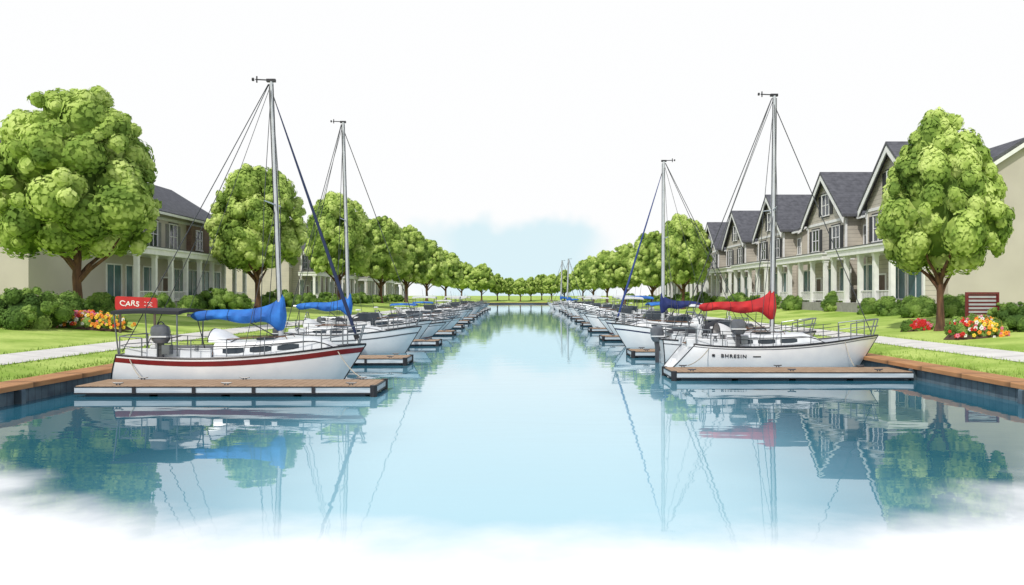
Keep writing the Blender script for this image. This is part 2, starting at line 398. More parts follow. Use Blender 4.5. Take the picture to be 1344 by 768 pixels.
for s in (-1,1):
    n=0
    for i in range(19):
        Y=(58 if s<0 else 76)+i*6.2+random.uniform(-1,1)
        X=s*(28.3+random.uniform(-.7,.5)) if not (s>0) else 26.8+random.uniform(-.5,.5)
        put_bush(i%3,X,Y,random.uniform(.8,1.25),'porch bush on the %s side, %s from the front of its row'%('left' if s<0 else 'right',ORD[n]),'bushes before the %s porches'%('left' if s<0 else 'right')); n+=1

def flower_bed(loc,w,dp,label,cols,hh=.6):
    t=thing('flower_bed',label,'flower bed',loc); g=random.Random(int(abs(loc[0])*10))
    m=MB(); N=24
    ring=[(math.cos(a)*w/2*(1+.08*math.sin(3*a)),math.sin(a)*dp/2,-.1) for a in [2*PI*k/N for k in range(N)]]
    top=[(p[0]*.85,p[1]*.85,.12) for p in ring]
    m.grid([ring,top],closed=True); m.add(top,[tuple(range(N))]); m.build('soil','soil',t)
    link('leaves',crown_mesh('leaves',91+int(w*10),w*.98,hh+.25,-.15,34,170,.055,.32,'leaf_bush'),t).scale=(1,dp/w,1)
    for ci,(mat,cx,nn) in enumerate(cols):
        m=MB()
        for k in range(nn):
            x=g.gauss(cx*w,.19*w)
            if abs(x)>w*.5: x=g.uniform(-.48,.48)*w
            y=-abs(g.uniform(0,.5))*dp if g.random()<.8 else g.uniform(-.4,.4)*dp
            e=max(0,1-(x/(w/2))**2-(y/(dp/2))**2); z=.10+hh*.85*math.sqrt(e)+g.uniform(-.05,.16); r=g.uniform(.065,.11)
            for q in range(5):
                a=q*2*PI/5+k; m.ico((x+math.cos(a)*r*.6,y-.03,z+math.sin(a)*r*.6),(r*.5,r*.35,r*.5),ICO1)
        b=m.build('blooms',mat,t,recalc=False); b['label']=mat.split('_')[1]+' flowers'; b['kind']='stuff'
X,Y=at(113,431)
flower_bed((X,Y,gz(X)),4.7,2.0,'flower bed of red, pink and orange blooms under the nearest left tree',[('bloom_red',-.30,95),('bloom_pink',-.08,40),('bloom_white',-.02,34),('bloom_orange',.25,60),('bloom_yellow',.36,36)],.8)
X,Y=at(1280,443)
flower_bed((X,Y,gz(X)),2.7,1.5,'flower bed of orange, yellow and red blooms before the slatted sign',[('bloom_red',-.25,30),('bloom_orange',.1,54),('bloom_yellow',.15,56),('bloom_white',-.05,24),('bloom_pink',.35,22)],.9)
X,Y=at(1203,434)
flower_bed((X,Y,gz(X)),1.7,.9,'low strip of red flowers left of the nearest right tree',[('bloom_red',0,60),('bloom_pink',.2,18)],.42)

# signs
Y=39.5; X=(179-685)/1000*Y
t=thing('red_sign','red rectangular sign with white lettering behind the dark boat canopy','sign',(X,Y,gz(X)))
zc=3+(388-399)/1000*Y-gz(X); tl=math.tan(R(-2.5))
m=MB(); w2,h2,r2=1.08,.36,.14; poly=[]
for cx,cz,a0 in ((w2-r2,h2-r2,0),(-w2+r2,h2-r2,90),(-w2+r2,-h2+r2,180),(w2-r2,-h2+r2,270)):
    for k in range(5): a=R(a0+k*22.5); x_=cx+r2*math.cos(a); poly.append((x_,zc+cz+r2*math.sin(a)+x_*tl))
m.prism(poly,'y',-.06,.06); p=m.build('panel','sign_red',t)
text_part('CAR5',.42,'sign_white',p,lambda c:Vector((c.x*1.0-.32+c.y*.12,-.066-c.z,zc+c.y*.9+(c.x-.3)*tl+.03*math.sin(c.x*9))),bold=.004)
for k,(a,b_,z_) in enumerate(((.44,.52,.10),(.60,.86,.09),(.44,.52,-.08),(.60,.86,-.09),(.66,.80,0))):
    m=MB(); m.tube([(a,-.07,zc+z_+a*tl),((a+b_)/2,-.07,zc+z_+.03+a*tl),(b_,-.07,zc+z_-.01+b_*tl)],.014,5); m.build('emblem','sign_white',p)
for s in (-.9,.9): MB().box(s-.05,s+.05,.065,.15,-.2,zc+.25).build('post','post',t)
Y=37.0; X=(1289-685)/1000*Y; zb=gz(X)
t=thing('slatted_sign','maroon notice board with pale horizontal slats at the right edge of lawn','sign',(X,Y,zb))
z1=3+.002*Y-zb; z0=3-.029*Y-zb
m=MB(); m.box(-.80,.80,-.06,.06,z1,z1+.09); m.box(-.80,-.72,-.06,.06,z0-.5,z1-.002); m.box(.72,.80,-.06,.06,z0-.5,z1-.002); m.build('frame','sign_maroon',t)
MB().box(-.719,.719,0,.04,z0,z1-.004).build('board','sign_maroon',t)
n=6
for k in range(n):
    a=z0+.05+(z1-z0-.06)*k/n; MB().box(-.66,.66,-.03,-.003,a,a+(z1-z0)/n*.5).build('slat','sign_grey',t)

# ------------------------------------------------------------------ houses
def window(parent,O,U,N,w,h,glass='glass_dark',name='window',muntin=(1,1),shut=None,casing=False):
    O=Vector(O);U=Vector(U);N=Vector(N);Z=Vector((0,0,1))
    def bx(m,u0,u1,z0,z1,n0,n1):
        t=MB().box(u0,u1,n0,n1,z0,z1); m.add([O+U*p[0]+N*p[1]+Z*p[2] for p in t.v],t.f)
    m=MB(); T=.12
    bx(m,-w/2-T,w/2+T,h/2,h/2+T,0,.09); bx(m,-w/2-T,-w/2,-h/2,h/2-.001,0,.08); bx(m,w/2,w/2+T,-h/2,h/2-.001,0,.08)
    for k in range(muntin[0]): u=-w/2+w*(k+1)/(muntin[0]+1); bx(m,u-.04,u+.04,-h/2,h/2,.015,.06)
    for k in range(muntin[1]): z=-h/2+h*(k+1)/(muntin[1]+1); bx(m,-w/2,w/2,z-.035,z+.035,.017,.055)
    f=m.build(name,'white_trim',parent)
    m=MB(); bx(m,-w/2,w/2,-h/2,h/2,-.02,.012); m.build('pane',glass,f)
    m=MB(); bx(m,-w/2-T-.05,w/2+T+.05,-h/2-.1,-h/2-.002,0,.16); m.build('sill','white_trim',f)
    if casing:
        m=MB(); bx(m,-w/2-T-.07,w/2+T+.07,h/2+T+.001,h/2+T+.08,0,.12); m.build('drip_cap','dark_trim',f)
        m=MB(); bx(m,-w/2-T-.07,w/2+T+.07,-h/2-.17,-h/2-.102,0,.12); m.build('apron','dark_trim',f)
    if shut:
        for s in (-1,1):
            m=MB(); a,b=sorted((s*(w/2+T+.02),s*(w/2+T+.02+w*.42))); bx(m,a,b,-h/2,h/2,0,.06); m.build('shutter',shut,f)
def slabroof(name,parent,pts_e,pts_r,axis,a,b,th=.25,mat='roof'):
    m=MB()
    for e in pts_e:
        m.prism([(e[0],e[1]),(pts_r[0],pts_r[1]),(pts_r[0],pts_r[1]-th),(e[0],e[1]-th)],axis,a,b)
    return m.build(name,mat,parent)
def porch(t,y0,y1,x0=-2.7,xw=0,z=4.35,step=3.1,glass='glass_teal'):
    m=MB(); m.box(x0,xw-.005,y0,y1,-.3,.5); m.build('porch_floor','foundation',t)
    m=MB(); m.box(x0-.25,xw-.004,y0-.2,y1+.2,z,z+.46); m.box(x0-.38,xw-.003,y0-.33,y1+.33,z+.461,z+.62); m.build('porch_roof','white_trim',t)
    m=MB(); m.box(x0-.40,xw-.002,y0-.35,y1+.35,z+.621,z+.69); m.build('porch_roof_edge','roof',t)
    n=max(2,round((y1-y0)/step)); 
    for k in range(n+1):
        y=y0+.15+(y1-y0-.3)*k/n
        m=MB(); m.box(x0+.05,x0+.40,y-.18,y+.18,.5,z-.002); m.box(x0+.0,x0+.45,y-.23,y+.23,.501,.75); m.box(x0+.0,x0+.45,y-.23,y+.23,z-.25,z-.003); m.build('column','white_trim',t)
    m=MB(); gap=n//2
    for k in range(n):
        if k==gap: continue
        ya=y0+.15+(y1-y0-.3)*k/n+.2; yb=y0+.15+(y1-y0-.3)*(k+1)/n-.2
        m.box(x0+.16,x0+.26,ya,yb,1.4,1.48); m.box(x0+.16,x0+.26,ya,yb,.65,.72)
        q=int((yb-ya)/.22)
        for j in range(q): yy=ya+(j+.5)*(yb-ya)/q; m.box(x0+.19,x0+.23,yy-.025,yy+.025,.72,1.4)
    m.build('railing','white_trim',t)
    for k in range(n):
        yc=y0+.15+(y1-y0-.3)*(k+.5)/n
        if k==gap:
            m=MB(); m.box(xw-.09,xw-.006,yc-.55,yc+.55,.5,2.75); d=m.build('door','door',t)
            m=MB(); m.ico((xw-.14,yc+.4,1.6),.06,ICO1); m.build('handle','brass',d)
            m=MB(); m.box(xw-.12,xw-.007,yc-.7,yc-.552,.5,2.9); m.box(xw-.12,xw-.007,yc+.552,yc+.7,.5,2.9); m.box(xw-.12,xw-.007,yc-.551,yc+.551,2.752,2.9); m.build('frame','white_trim',d)
        else: window(t,(xw,yc,2.25),(0,1,0),(-1,0,0),2.2,2.8,glass,muntin=(1,0))
def townhouse(label,y0=-6.5,y1=6.5,wall='beige',bay='greige',rz_=13.2,sidewin=True):
    t=thing('gabled_house',label,'house')
    m=MB(); m.box(1.45,12.6,y0-.05,y1+.05,-.6,.5); m.build('foundation','foundation',t)
    m=MB(); m.prism([(1.5,.1),(12.5,.1),(12.5,8.9),(7,rz_-.3),(1.5,8.9)],'y',y0,y1); w=m.build('wall',wall,t)
    m=MB(); m.prism([(-4.6,.1),(4.6,.1),(4.6,8.9),(0,13.0),(-4.6,8.9)],'x',0,6.5); m.build('front_bay',bay,t,label='projecting gabled front bay with siding')
    slabroof('roof',t,[(.75,8.55),(13.25,8.55)],(7,rz_),'y',y0-.5,y1+.5)
    slabroof('bay_roof',t,[(-5.25,8.62),(5.25,8.62)],(0,13.3),'x',-.6,6.9)
    m=MB()
    for s in (-1,1): m.prism([(s*5.22,8.33),(0,12.99),(0,12.45),(s*5.22,7.79)],'x',-.56,-.46)
    m.build('rake_board','white_trim',t)
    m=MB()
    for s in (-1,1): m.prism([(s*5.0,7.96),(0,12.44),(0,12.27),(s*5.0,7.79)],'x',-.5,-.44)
    m.build('rake_outline_strip','dark_trim',t)  # thin dark trim under the rake boards, outlining the gable
    m=MB(); yy=(y0-.47,y0-.37)
    for e in (.8,13.2): m.prism([(e,8.28),(7,rz_-.3),(7,rz_-.63),(e,7.95)],'y',*yy)
    m.build('rake_board','white_trim',t)
    if y0<-5.8:
        m=MB(); m.box(.7,.82,y0-.5,-5.3,8.12,8.32); m.build('gutter','white_trim',t)
    if y1>5.4: m=MB(); m.box(.7,.82,5.3,y1+.5,8.12,8.32); m.build('gutter','white_trim',t)
    for s in (-1,1):
        m=MB(); m.box(-.05,.12,s*4.6-.1,s*4.6+.1,.5,8.3); m.build('corner_board','white_trim',t)
    m=MB(); m.box(-.06,0,-4.49,4.49,8.15,8.4); m.build('belt_board','white_trim',t)
    for y in (-2.5,2.5): window(t,(0,y,6.65),(0,1,0),(-1,0,0),1.6,2.1,shut='shutter',casing=True)
    window(t,(0,0,10.0),(0,1,0),(-1,0,0),1.7,2.0,shut='shutter',casing=True)
    for y in (-5.6,5.6):
        if y0+.8<y<y1-.4: window(t,(1.5,y,6.65),(0,1,0),(-1,0,0),.9,1.7)
    if sidewin:
        for x in (4,8):
            window(t,(x,y0,6.5),(1,0,0),(0,-1,0),1.2,1.8); window(t,(x,y0,2.5),(1,0,0),(0,-1,0),1.2,1.8)
    porch(t,y0+.2,y1-.2,xw=0)
    m=MB()
    if y0<-5: m.box(.01,1.495,y0+.2,-4.72,-.3,.5)
    m.box(.01,1.495,4.72,y1-.2,-.3,.5); m.build('step','foundation',t)
    return t
GR='gabled houses on the right bank'
labs=['near gabled house half hidden by the nearest right tree','second gabled house from the front on the right bank','third gabled house along the right bank','fourth gabled house along the right bank','fifth gabled house along the right bank','sixth gabled house along the right bank','seventh gabled house along the right bank']
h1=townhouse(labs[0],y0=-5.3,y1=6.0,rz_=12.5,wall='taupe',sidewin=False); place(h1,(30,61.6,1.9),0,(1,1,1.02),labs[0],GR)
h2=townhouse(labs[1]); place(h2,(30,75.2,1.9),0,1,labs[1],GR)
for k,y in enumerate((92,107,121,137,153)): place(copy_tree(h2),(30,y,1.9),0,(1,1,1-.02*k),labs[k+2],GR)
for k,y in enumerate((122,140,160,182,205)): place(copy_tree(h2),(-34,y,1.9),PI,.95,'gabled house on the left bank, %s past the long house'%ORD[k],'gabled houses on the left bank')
t=thing('long_house','long two storey beige house with white porch behind left trees','house')
t.location=(-34,71,1.9); t.rotation_euler=(0,0,PI)
y0,y1=-15.5,18.5
MB().box(-.05,12.1,y0-.05,y1+.05,-.6,.5).build('foundation','foundation',t)
m=MB(); m.prism([(0,.1),(12,.1),(12,9.3),(6,12.9),(0,9.3)],'y',y0,y1); m.build('wall','taupe',t)
slabroof('roof',t,[(-.8,8.95),(12.8,8.95)],(6,13.15),'y',y0-.5,y1+.5)
m=MB(); m.box(-.9,-.78,y0-.5,y1+.5,8.6,8.82); m.build('gutter','white_trim',t)
m=MB(); m.box(-.04,0,y0,y1,8.25,8.5); m.build('belt_board','white_trim',t)
m=MB(); m.box(-.5,-.003,-13.2,-6.2,5.25,8.2); m.build('side_bay','brownwall',t,label='brown clad upper bay')
for y in (-11.4,-8): window(t,(-.5,y,6.75),(0,1,0),(-1,0,0),1.3,1.9)
for y in (-3.2,.8,4.8): window(t,(0,y,6.8),(0,1,0),(-1,0,0),1.5,2.3,shut='shutter_grey',casing=True)
porch(t,y0+.3,9.2,x0=-2.9,xw=0,z=4.55,step=3.0)

# ------------------------------------------------------------------ docks
def dock(L,W=1.8):
    t=thing('dock','x','dock')
    m=MB(); m.cbox(0,L,0,W,.25,.32,.012); m.build('planking','plank',t)
    def ringbox(m,o,z0,z1):
        m.box(.0,L+o,-o,-.004,z0,z1); m.box(.0,L+o,W+.004,W+o,z0,z1); m.box(L+.004,L+o,-.003,W+.003,z0,z1)
    m=MB(); ringbox(m,.05,.12,.275); m.build('fascia','fascia',t)
    m=MB(); ringbox(m,.065,.277,.305); ringbox(m,.065,.075,.118); m.build('rub_strip','dark_trim',t)
    for k in range(4):
        x=.3+k*(L-.3)/4; m=MB(); m.cbox(x,x+(L-.9)/4-.1,.02,W-.02,-.3,.246,.04); m.build('float','float',t)
    for x in (1.2,L*.5,L-.7):
        for y in (.15,W-.15):
            m=MB(); m.tube([(x-.16,y,.40),(x-.08,y,.385),(x+.08,y,.385),(x+.16,y,.40)],[.018,.025,.025,.018],6); m.box(x-.06,x-.03,y-.02,y+.02,.315,.385); m.box(x+.03,x+.06,y-.02,y+.02,.315,.385); m.build('cleat','motor',t)
    for y in (0.0,W):
        m=MB(); m.tube([(L,y,-.05),(L,y,.34)],.11,10); m.build('corner_bumper','dark_trim',t)
    for k in range(1,5):
        x=L*k/5; m=MB(); m.box(x-.05,x+.05,-.085,-.066,.09,.29); m.build('bracket','dark_trim',t)
    return t
dk=dock(8.9); dk2=copy_tree(dk)
Ld=[22.6,32.6]+[45+12*k for k in range(11)]
Rd=[26.8,36.6]+[50+12*k for k in range(11)]
def shift(d): return max(0,min(1.9,(d-50)*.022))
for s,D in ((-1,Ld),(1,Rd)):
    for k,d in enumerate(D):
        if s<0: o=dk if k==0 else copy_tree(dk)
        else: o=dk2 if k==0 else copy_tree(dk)
        side='left' if s<0 else 'right'
        if k==0: lab=['nearest floating dock on the left, in front of the red striped sailboat','nearest floating dock on the right, in front of the lettered sailboat'][s>0]
        else: lab='wooden floating dock, %s dock along the %s bank'%(ORD[k],side)
        X0=13.25 if (k==0 and s<0) else 13.75 if s>0 else 13.4
        Ln=8.85 if k==0 and s<0 else 8.4-shift(d)
        place(o,(s*X0,d if s<0 else d+1.8,0),0 if s<0 else PI,(Ln/8.9,1,1),lab,'floating docks along the %s bank'%side)

# ------------------------------------------------------------------ boats
class Hull:
    def __init__(h,L,B,F,rake=.9,strn=.35,full=.5): h.L,h.B,h.F,h.rake,h.strn,h.full=L,B,F,rake,strn,full
    def b(h,t):
        if t<.42: return h.B/2*(.76+.24*math.sin(t/.42*PI/2))
        return h.B/2*max(.0,math.cos((t-.42)/.58*PI/2))**.8+.012
    def s(h,t): return h.F*(.93-.13*math.sin(PI*min(1,t*1.1))+.26*t*t)
    def k(h,t): return -.38*math.sin(PI*(.12+.8*t))
    def p(h,t,a,sd,off=0):
        s,k,b=h.s(t),h.k(t),h.b(t)
        ca,sa=max(0,math.cos(a)),math.sin(a)
        y=b*ca**h.full if a>0 else b; z=s-(s-k)*(sa**1.15 if sa>0 else 0)
        fr=(z-k)/(s-k); x=-h.L/2+h.L*t-h.rake*t**4*(1-fr)+h.strn*(1-t)**6*(fr-.3)
        return (x+(off*.6 if t>.9 else 0),sd*(y+off),z)
    def tx(h,x): return (x+h.L/2)/h.L
def band(h,a0,a1,off=.008,t0=0,t1=1,n=30):
    m=MB()
    for sd in (-1,1):
        m.grid([[h.p(t0+(t1-t0)*i/n,a0+(a1-a0)*j/3,sd,off) for j in range(4)] for i in range(n+1)])
    return m
def hull_parts(t,h,mat='gelcoat',stripe=None,rail='teak'):
    n=28; nv=11
    m=MB(); rows=[]
    for i in range(n+1):
        q=i/n
        rows.append([h.p(q,PI/2*j/nv,1) for j in range(nv+1)]+[h.p(q,PI/2*j/nv,-1) for j in range(nv-1,-1,-1)])
    m.grid(rows); m.f.append(list(range(2*nv+1)))
    hu=m.build('hull',mat,t,smooth=True)
    m=MB(); rows=[]
    for i in range(n+1):
        q=i/n; a=h.p(q,0,1); z=h.s(q)-.02
        rows.append([(a[0],a[1]*u,z+.05*(1-u*u)) for u in (1,.5,0,-.5,-1)])
    m.grid(rows); m.build('deck','deck_white',t,smooth=True)
    m=MB()
    for sd in (-1,1): m.tube([(lambda p:(p[0],p[1],p[2]+.015))(h.p(i/n,0,sd)) for i in range(n+1)],.034,6)
    m.tube([h.p(0,0,1),h.p(0,0,-1)],.034,6)
    m.build('toe_rail',rail,t,smooth=True)
    m=MB(); m.tube([h.p(0,PI/2*j/nv,1,.004) for j in range(nv+1)]+[h.p(0,PI/2*j/nv,-1,.004) for j in range(nv-1,-1,-1)],.022,5); m.build('transom_edge','stripe_black',hu)
    m=MB(); m.tube([(lambda p:(p[0]+.01,0,p[2]))(h.p(1,PI/2*j/nv,1)) for j in range(nv)],.024,5); m.build('stem_band','stripe_black',hu)
    if stripe:
        for (mt,a0,a1) in stripe: band(h,a0,a1).build('stripe',mt,hu,smooth=True)
    return hu
def cabin(t,h,xa,xb,hc,wr=.62,win=3,mat='cabin_white',slope=.25):
    m=MB(); rows=[]; n=12
    def sec(u):
        x=xa+(xb-xa)*u; q=h.tx(x); w=min(h.b(q)*wr,h.B*.33); z=h.s(q)-.02
        up=min(1,(1-u)/slope); up=math.sin(up*PI/2)**.8
        H=max(.02,hc*up*(1-.12*u)); return x,w,z,H
    for i in range(n+1):
        x,w,z,H=sec(i/n)
        rows.append([(x,w,z-.02),(x,w*.95,z+H*.7),(x,w*.82,z+H*.95),(x,0,z+H*1.08),(x,-w*.82,z+H*.95),(x,-w*.95,z+H*.7),(x,-w,z-.02)])
    m.grid(rows); m.f.append(list(range(7))); m.f.append([len(m.v)-7+k for k in range(7)])
    c=m.build('cabin',mat,t,smooth=True)
    lo,hi=.06,.74
    for s in (-1,1):
        for k in range(win):
            u0=lo+(hi-lo)*k/win+.02; u1=lo+(hi-lo)*(k+1)/win-.03; m=MB(); rr=[]
            for u in np.linspace(u0,u1,5):
                x,w,z,H=sec(float(u)); e=1 if u0<u<u1 else .7
                rr.append([(x,s*(w*(1-.05*.32/.7)+.009),z+H*(.45-.19*e)),(x,s*(w*(1-.05*.62/.7)+.009),z+H*(.45+.19*e))])
            m.grid(rr); m.build('window','tinted',c)
    for s in (-1,1):
        m=MB(); m.tube([(lambda q:(q[0],s*q[1]*.955,q[2]+q[3]*.74))(sec(i/12)) for i in range(13)],.016,5); m.build('roof_moulding','dark_trim',c)
        m=MB(); m.tube([(lambda q:(q[0],s*(q[1]+.005),q[2]+.03))(sec(i/12)) for i in range(13)],.014,5); m.build('base_moulding','dark_trim',c)
    x,w,z,H=sec(.4); m=MB(); m.cbox(x-.3,x+.3,-.3,.3,z+H*1.02,z+H*1.08+.06,.03); m.build('hatch','tinted',c)
    for s in (-1,1):
        m=MB(); a=sec(.08);b=sec(.6)
        m.tube([(a[0],s*a[1]*.7,a[2]+a[3]*1.0),(a[0]+.05,s*a[1]*.7,a[2]+a[3]+.09),(b[0]-.05,s*b[1]*.7,b[2]+b[3]+.09),(b[0],s*b[1]*.7,b[2]+b[3]*1.0)],.018,5)
        m.build('grab_rail','teak',c)
    return c,sec
def outboard(t,x,y,z,mat='motor',s=1,leg=.75):
    o=MB()
    rows=[]
    for (zz,rx,ry) in ((0,.16,.12),(.08,.22,.16),(.3,.25,.18),(.44,.22,.16),(.5,.12,.09)):
        rows.append([(x+s*(rx*math.copysign(abs(math.cos(a))**.6,math.cos(a))-.05*zz),y+s*ry*math.copysign(abs(math.sin(a))**.6,math.sin(a)),z+s*zz) for a in [2*PI*k/14 for k in range(14)]])
    o.grid(rows,closed=True); n=len(o.v); o.f.append(list(range(n-14,n))); o.f.append(list(range(14)))
    c=o.build('outboard_motor',mat,t,smooth=True)
    m=MB(); m.box(x-.24*s,x+.22*s,y-.185*s,y+.185*s,z+.16*s,z+.20*s); m.build('cowling_band','canopy_white',c)
    MB().prism([(x-.09*s,z),(x+.07*s,z),(x+.05*s,z-leg*s),(x-.07*s,z-leg*s)],'y',y-.05*s,y+.05*s).build('shaft','motor',c)
    MB().box(x+.07*s,x+.28*s,y-.12*s,y+.12*s,z-.3*s,z-.05*s).build('bracket','steel',c)
    MB().tube([(x+.2*s,y,z+.12*s),(x+.55*s,y,z+.2*s)],.02*s,6).build('tiller_handle','dark_trim',c)
def rails(t,h,x0,x1,hh=.62,pulpit=True,push=True,step=1.15):
    def rp(x,sd,z=0):
        q=max(0,min(1,h.tx(x))); p=h.p(q,0,sd); return (p[0],sd*max(0,abs(p[1])-.06),p[2]+z)
    L=h.L; xb=L/2
    if pulpit:
        m=MB(); top=[rp(xb-1.35,1,hh),rp(xb-.7,1,hh+.02),(xb-.05,.14,h.s(1)+hh+.05),(xb+.03,0,h.s(1)+hh+.05),(xb-.05,-.14,h.s(1)+hh+.05),rp(xb-.7,-1,hh+.02),rp(xb-1.35,-1,hh)]
        m.tube(top,.022,6); m.tube([(p[0],p[1],p[2]-hh*.45) for p in top],.016,6)
        for s in (-1,1):
            m.tube([rp(xb-1.35,s),rp(xb-1.35,s,hh)],.022,6); m.tube([rp(xb-.7,s),rp(xb-.7,s,hh)],.022,6); m.tube([rp(xb-.25,s),(xb-.05,.14*s,h.s(1)+hh+.05)],.022,6)
        m.build('pulpit','steel',t,smooth=True)
    if push:
        m=MB(); xs_=-L/2+.12
        for z,r in ((hh,.022),(hh*.5,.016)): m.tube([rp(xs_+.9,1,z),rp(xs_,1,z),(xs_-.0,0,h.s(0)+z),rp(xs_,-1,z),rp(xs_+.9,-1,z)],r,6)
        for s in (-1,1): 
            m.tube([rp(xs_+.9,s),rp(xs_+.9,s,hh)],.022,6); m.tube([rp(xs_,s),rp(xs_,s,hh)],.022,6)
        m.build('stern_rail','steel',t,smooth=True)
    n=max(1,int((x1-x0)/step))
    for s in (-1,1):
        for k in range(n+1):
            x=x0+(x1-x0)*k/n; MB().tube([rp(x,s),rp(x,s,hh)],.017,5).build('stanchion','steel',t)
        for z in (hh-.02,hh*.5):
            m=MB(); m.tube([rp(x0-.3+(x1-x0+.6)*i/10,s,z) for i in range(11)],.011,4); m.build('lifeline','wire',t)
def fender(t,x,y,z,mat):
    m=MB(); m.tube([(x,y,z-.28),(x,y,z-.24),(x,y,z-.14),(x,y,z+.14),(x,y,z+.24),(x,y,z+.28)],[.03,.09,.12,.12,.09,.03],10); m.tube([(x,y,z+.25),(x,y,z+.6)],.01,4); m.build('fender',mat,t,smooth=True)
def canopy(t,x0,x1,w,z,zd,mat,arc=.12,th=.05):
    m=MB(); rows=[]; n=8
    for i in range(n+1):
        u=i/n; x=x0+(x1-x0)*u; e=arc*.5*math.sin(PI*u)
        rows.append([(x,w*v_,z+e+arc*(1-v_*v_)) for v_ in np.linspace(-1,1,9)])
    low=[[(p[0],p[1]*1.0,p[2]-th) for p in r] for r in rows]
    m.grid(rows); m.grid(low)
    def edge(a,b): m.grid([a,b])
    edge(rows[0],low[0]); edge(rows[-1],low[-1]); edge([r[0] for r in rows],[r[0] for r in low]); edge([r[-1] for r in rows],[r[-1] for r in low])
    c=m.build('canopy',mat,t,smooth=True)
    for x,xx in ((x0+.08,x0+.2),(x1-.08,x1-.1)):
        for s in (-1,1): MB().tube([(xx,s*w*.88,zd),(x,s*w*.96,z-.02)],.026,6).build('canopy_pole','steel',t)
def sailboat(label,group,loc,rz,L,B,F,mx,mtop,cover,boom,stripe,jib=None,bim=False,ob=True,rake=.9,strn=.35,rail='teak',coverz=1.15,peak=.75,cabh=.42,mr=.085,letter=None,backlean=.3,fend=True,deckmotor=None,wr=.017):
    t=thing('sailboat',label,'sailboat',loc,rz,group)
    h=Hull(L,B,F,rake,strn); hu=hull_parts(t,h,stripe=stripe,rail=rail)
    xa=mx-2.0; xb=mx+1.9
    c,sec=cabin(t,h,xa,xb,cabh,win=3)
    q=h.tx(xa); zd=h.s(q)
    MB().box(xa-.03,xa-.002,-.28,.28,zd,zd+cabh*.9).build('companionway','tinted',t)
    m=MB(); rr=[]
    for i in range(6):
        u=i/5; x=xa-.25+.75*u; H=.42*math.cos(u*PI/2*.92)+.02
        rr.append([(x,.62*math.cos(a),zd+cabh*.95+H*max(0,math.sin(a))) for a in [PI*k/8 for k in range(9)]])
    m.grid(rr); sh=m.build('spray_hood','canopy_white' if not bim else 'cabin_white',t,smooth=True)
    MB().tube(rr[0],.018,5).build('hood_hoop','dark_trim',sh)
    for s in (-1,1):
        m=MB(); y=h.b(h.tx(xa-1))*.72; m.cbox(-L/2+.5,xa-.04,*sorted((s*y,s*(y-.14))),h.s(.1)-.05,h.s(.1)+.26,.03); m.build('coaming','cabin_white',t)
    m=MB(); y=h.b(.1)*.55; m.box(-L/2+.6,xa-.05,-y,y,h.s(.1)+.02,h.s(.1)+.05); m.build('cockpit_sole','teak',t)
    m=MB(); wx=-L/2+1.2; wz=h.s(.1)+.75
    m.tube([(wx+.05,.36*math.cos(a),wz+.36*math.sin(a)) for a in [2*PI*k/20 for k in range(21)]],.02,6,cap=False)
    for k in range(3): a=k*PI/3; m.tube([(wx+.05,-.36*math.cos(a),wz-.36*math.sin(a)),(wx+.05,.36*math.cos(a),wz+.36*math.sin(a))],.012,5)
    m.build('steering_wheel','steel',t,smooth=True)
    MB().cbox(wx-.1,wx+.03,-.1,.1,h.s(.1)+.05,wz+.05,.03).build('pedestal','cabin_white',t)
    for s in (-1,1):
        x=xa-.5; y=s*h.b(h.tx(x))*.68; zz=h.s(.2)+.24
        MB().tube([(x,y,zz),(x,y,zz+.05),(x,y,zz+.1),(x,y,zz+.16)],[.09,.06,.055,.075],10).build('winch','steel',t,smooth=True)
    z0=h.s(h.tx(mx))+cabh*.9; lean=-backlean
    def mp(z): return (mx+lean*(z-z0)/(mtop-z0),0,z)
    m=MB(); m.tube([mp(z0-.1),mp((z0+mtop)/2),mp(mtop)],[mr,mr*.95,mr*.75],10); ma=m.build('mast','alu',t,smooth=True)
    for sx_ in (-.8,.8):
        m=MB(); m.tube([(mp(z)[0]+mr*sx_,-mr*.65,z) for z in (z0+.3,mtop-.1)],.014,4); m.build('mast_track','dark_trim',ma)
    top=mp(mtop)
    m=MB(); m.box(top[0]-.16,top[0]+.14,-.06,.06,mtop-.02,mtop+.08); m.tube([(top[0]-.1,0,mtop+.05),(top[0]-.55,0,mtop+.07)],.024,5); m.tube([(top[0]-.5,0,mtop-.04),(top[0]-.5,0,mtop+.18)],.025,5); m.tube([(top[0]-.6,0,mtop+.07),(top[0]-.66,0,mtop+.07)],[.06,.06],6); m.build('masthead','dark_trim',ma)
    zs=z0+(mtop-z0)*.52; sp=mp(zs)
    for s in (-1,1): MB().tube([sp,(sp[0]-.12,s*.85,zs+.05)],[.03,.02],6).build('spreader','alu',ma)
    th_=(top[0],0,mtop-.05)
    for s in (-1,1):
        x=mx-.35; y=s*h.b(h.tx(x))*.93; zz=h.s(h.tx(x))
        MB().tube([(x,y,zz),(sp[0]-.12,s*.85,zs+.05),th_],wr*.8,4).build('shroud','wire',t)
        MB().tube([(x-.55,y,zz),(sp[0],s*.04,zs-.1)],wr*.7,4).build('shroud','wire',t)
        MB().tube([(-L/2+.35,s*h.b(0)*.8,h.s(0)+.1),(top[0]-.1,s*.02,mtop-.1)],wr*.9,4).build('backstay','wire',t)
    fx=L/2-.25; fb=(fx,0,h.s(.97)+.1); ft=mp(mtop-.35)
    MB().tube([fb,ft],wr,4).build('forestay','wire',t)
    if jib:
        a=Vector(fb);b=Vector(ft); pts=[a.lerp(b,u) for u in (.03,.06,.2,.5,.8,.94)]
        MB().tube(pts,[.03,.06,.065,.05,.03,.018],8).build('furled_jib',jib,t,smooth=True)
        MB().tube([a.lerp(b,.012),a.lerp(b,.03)],.09,10).build('furler_drum','dark_trim',t)
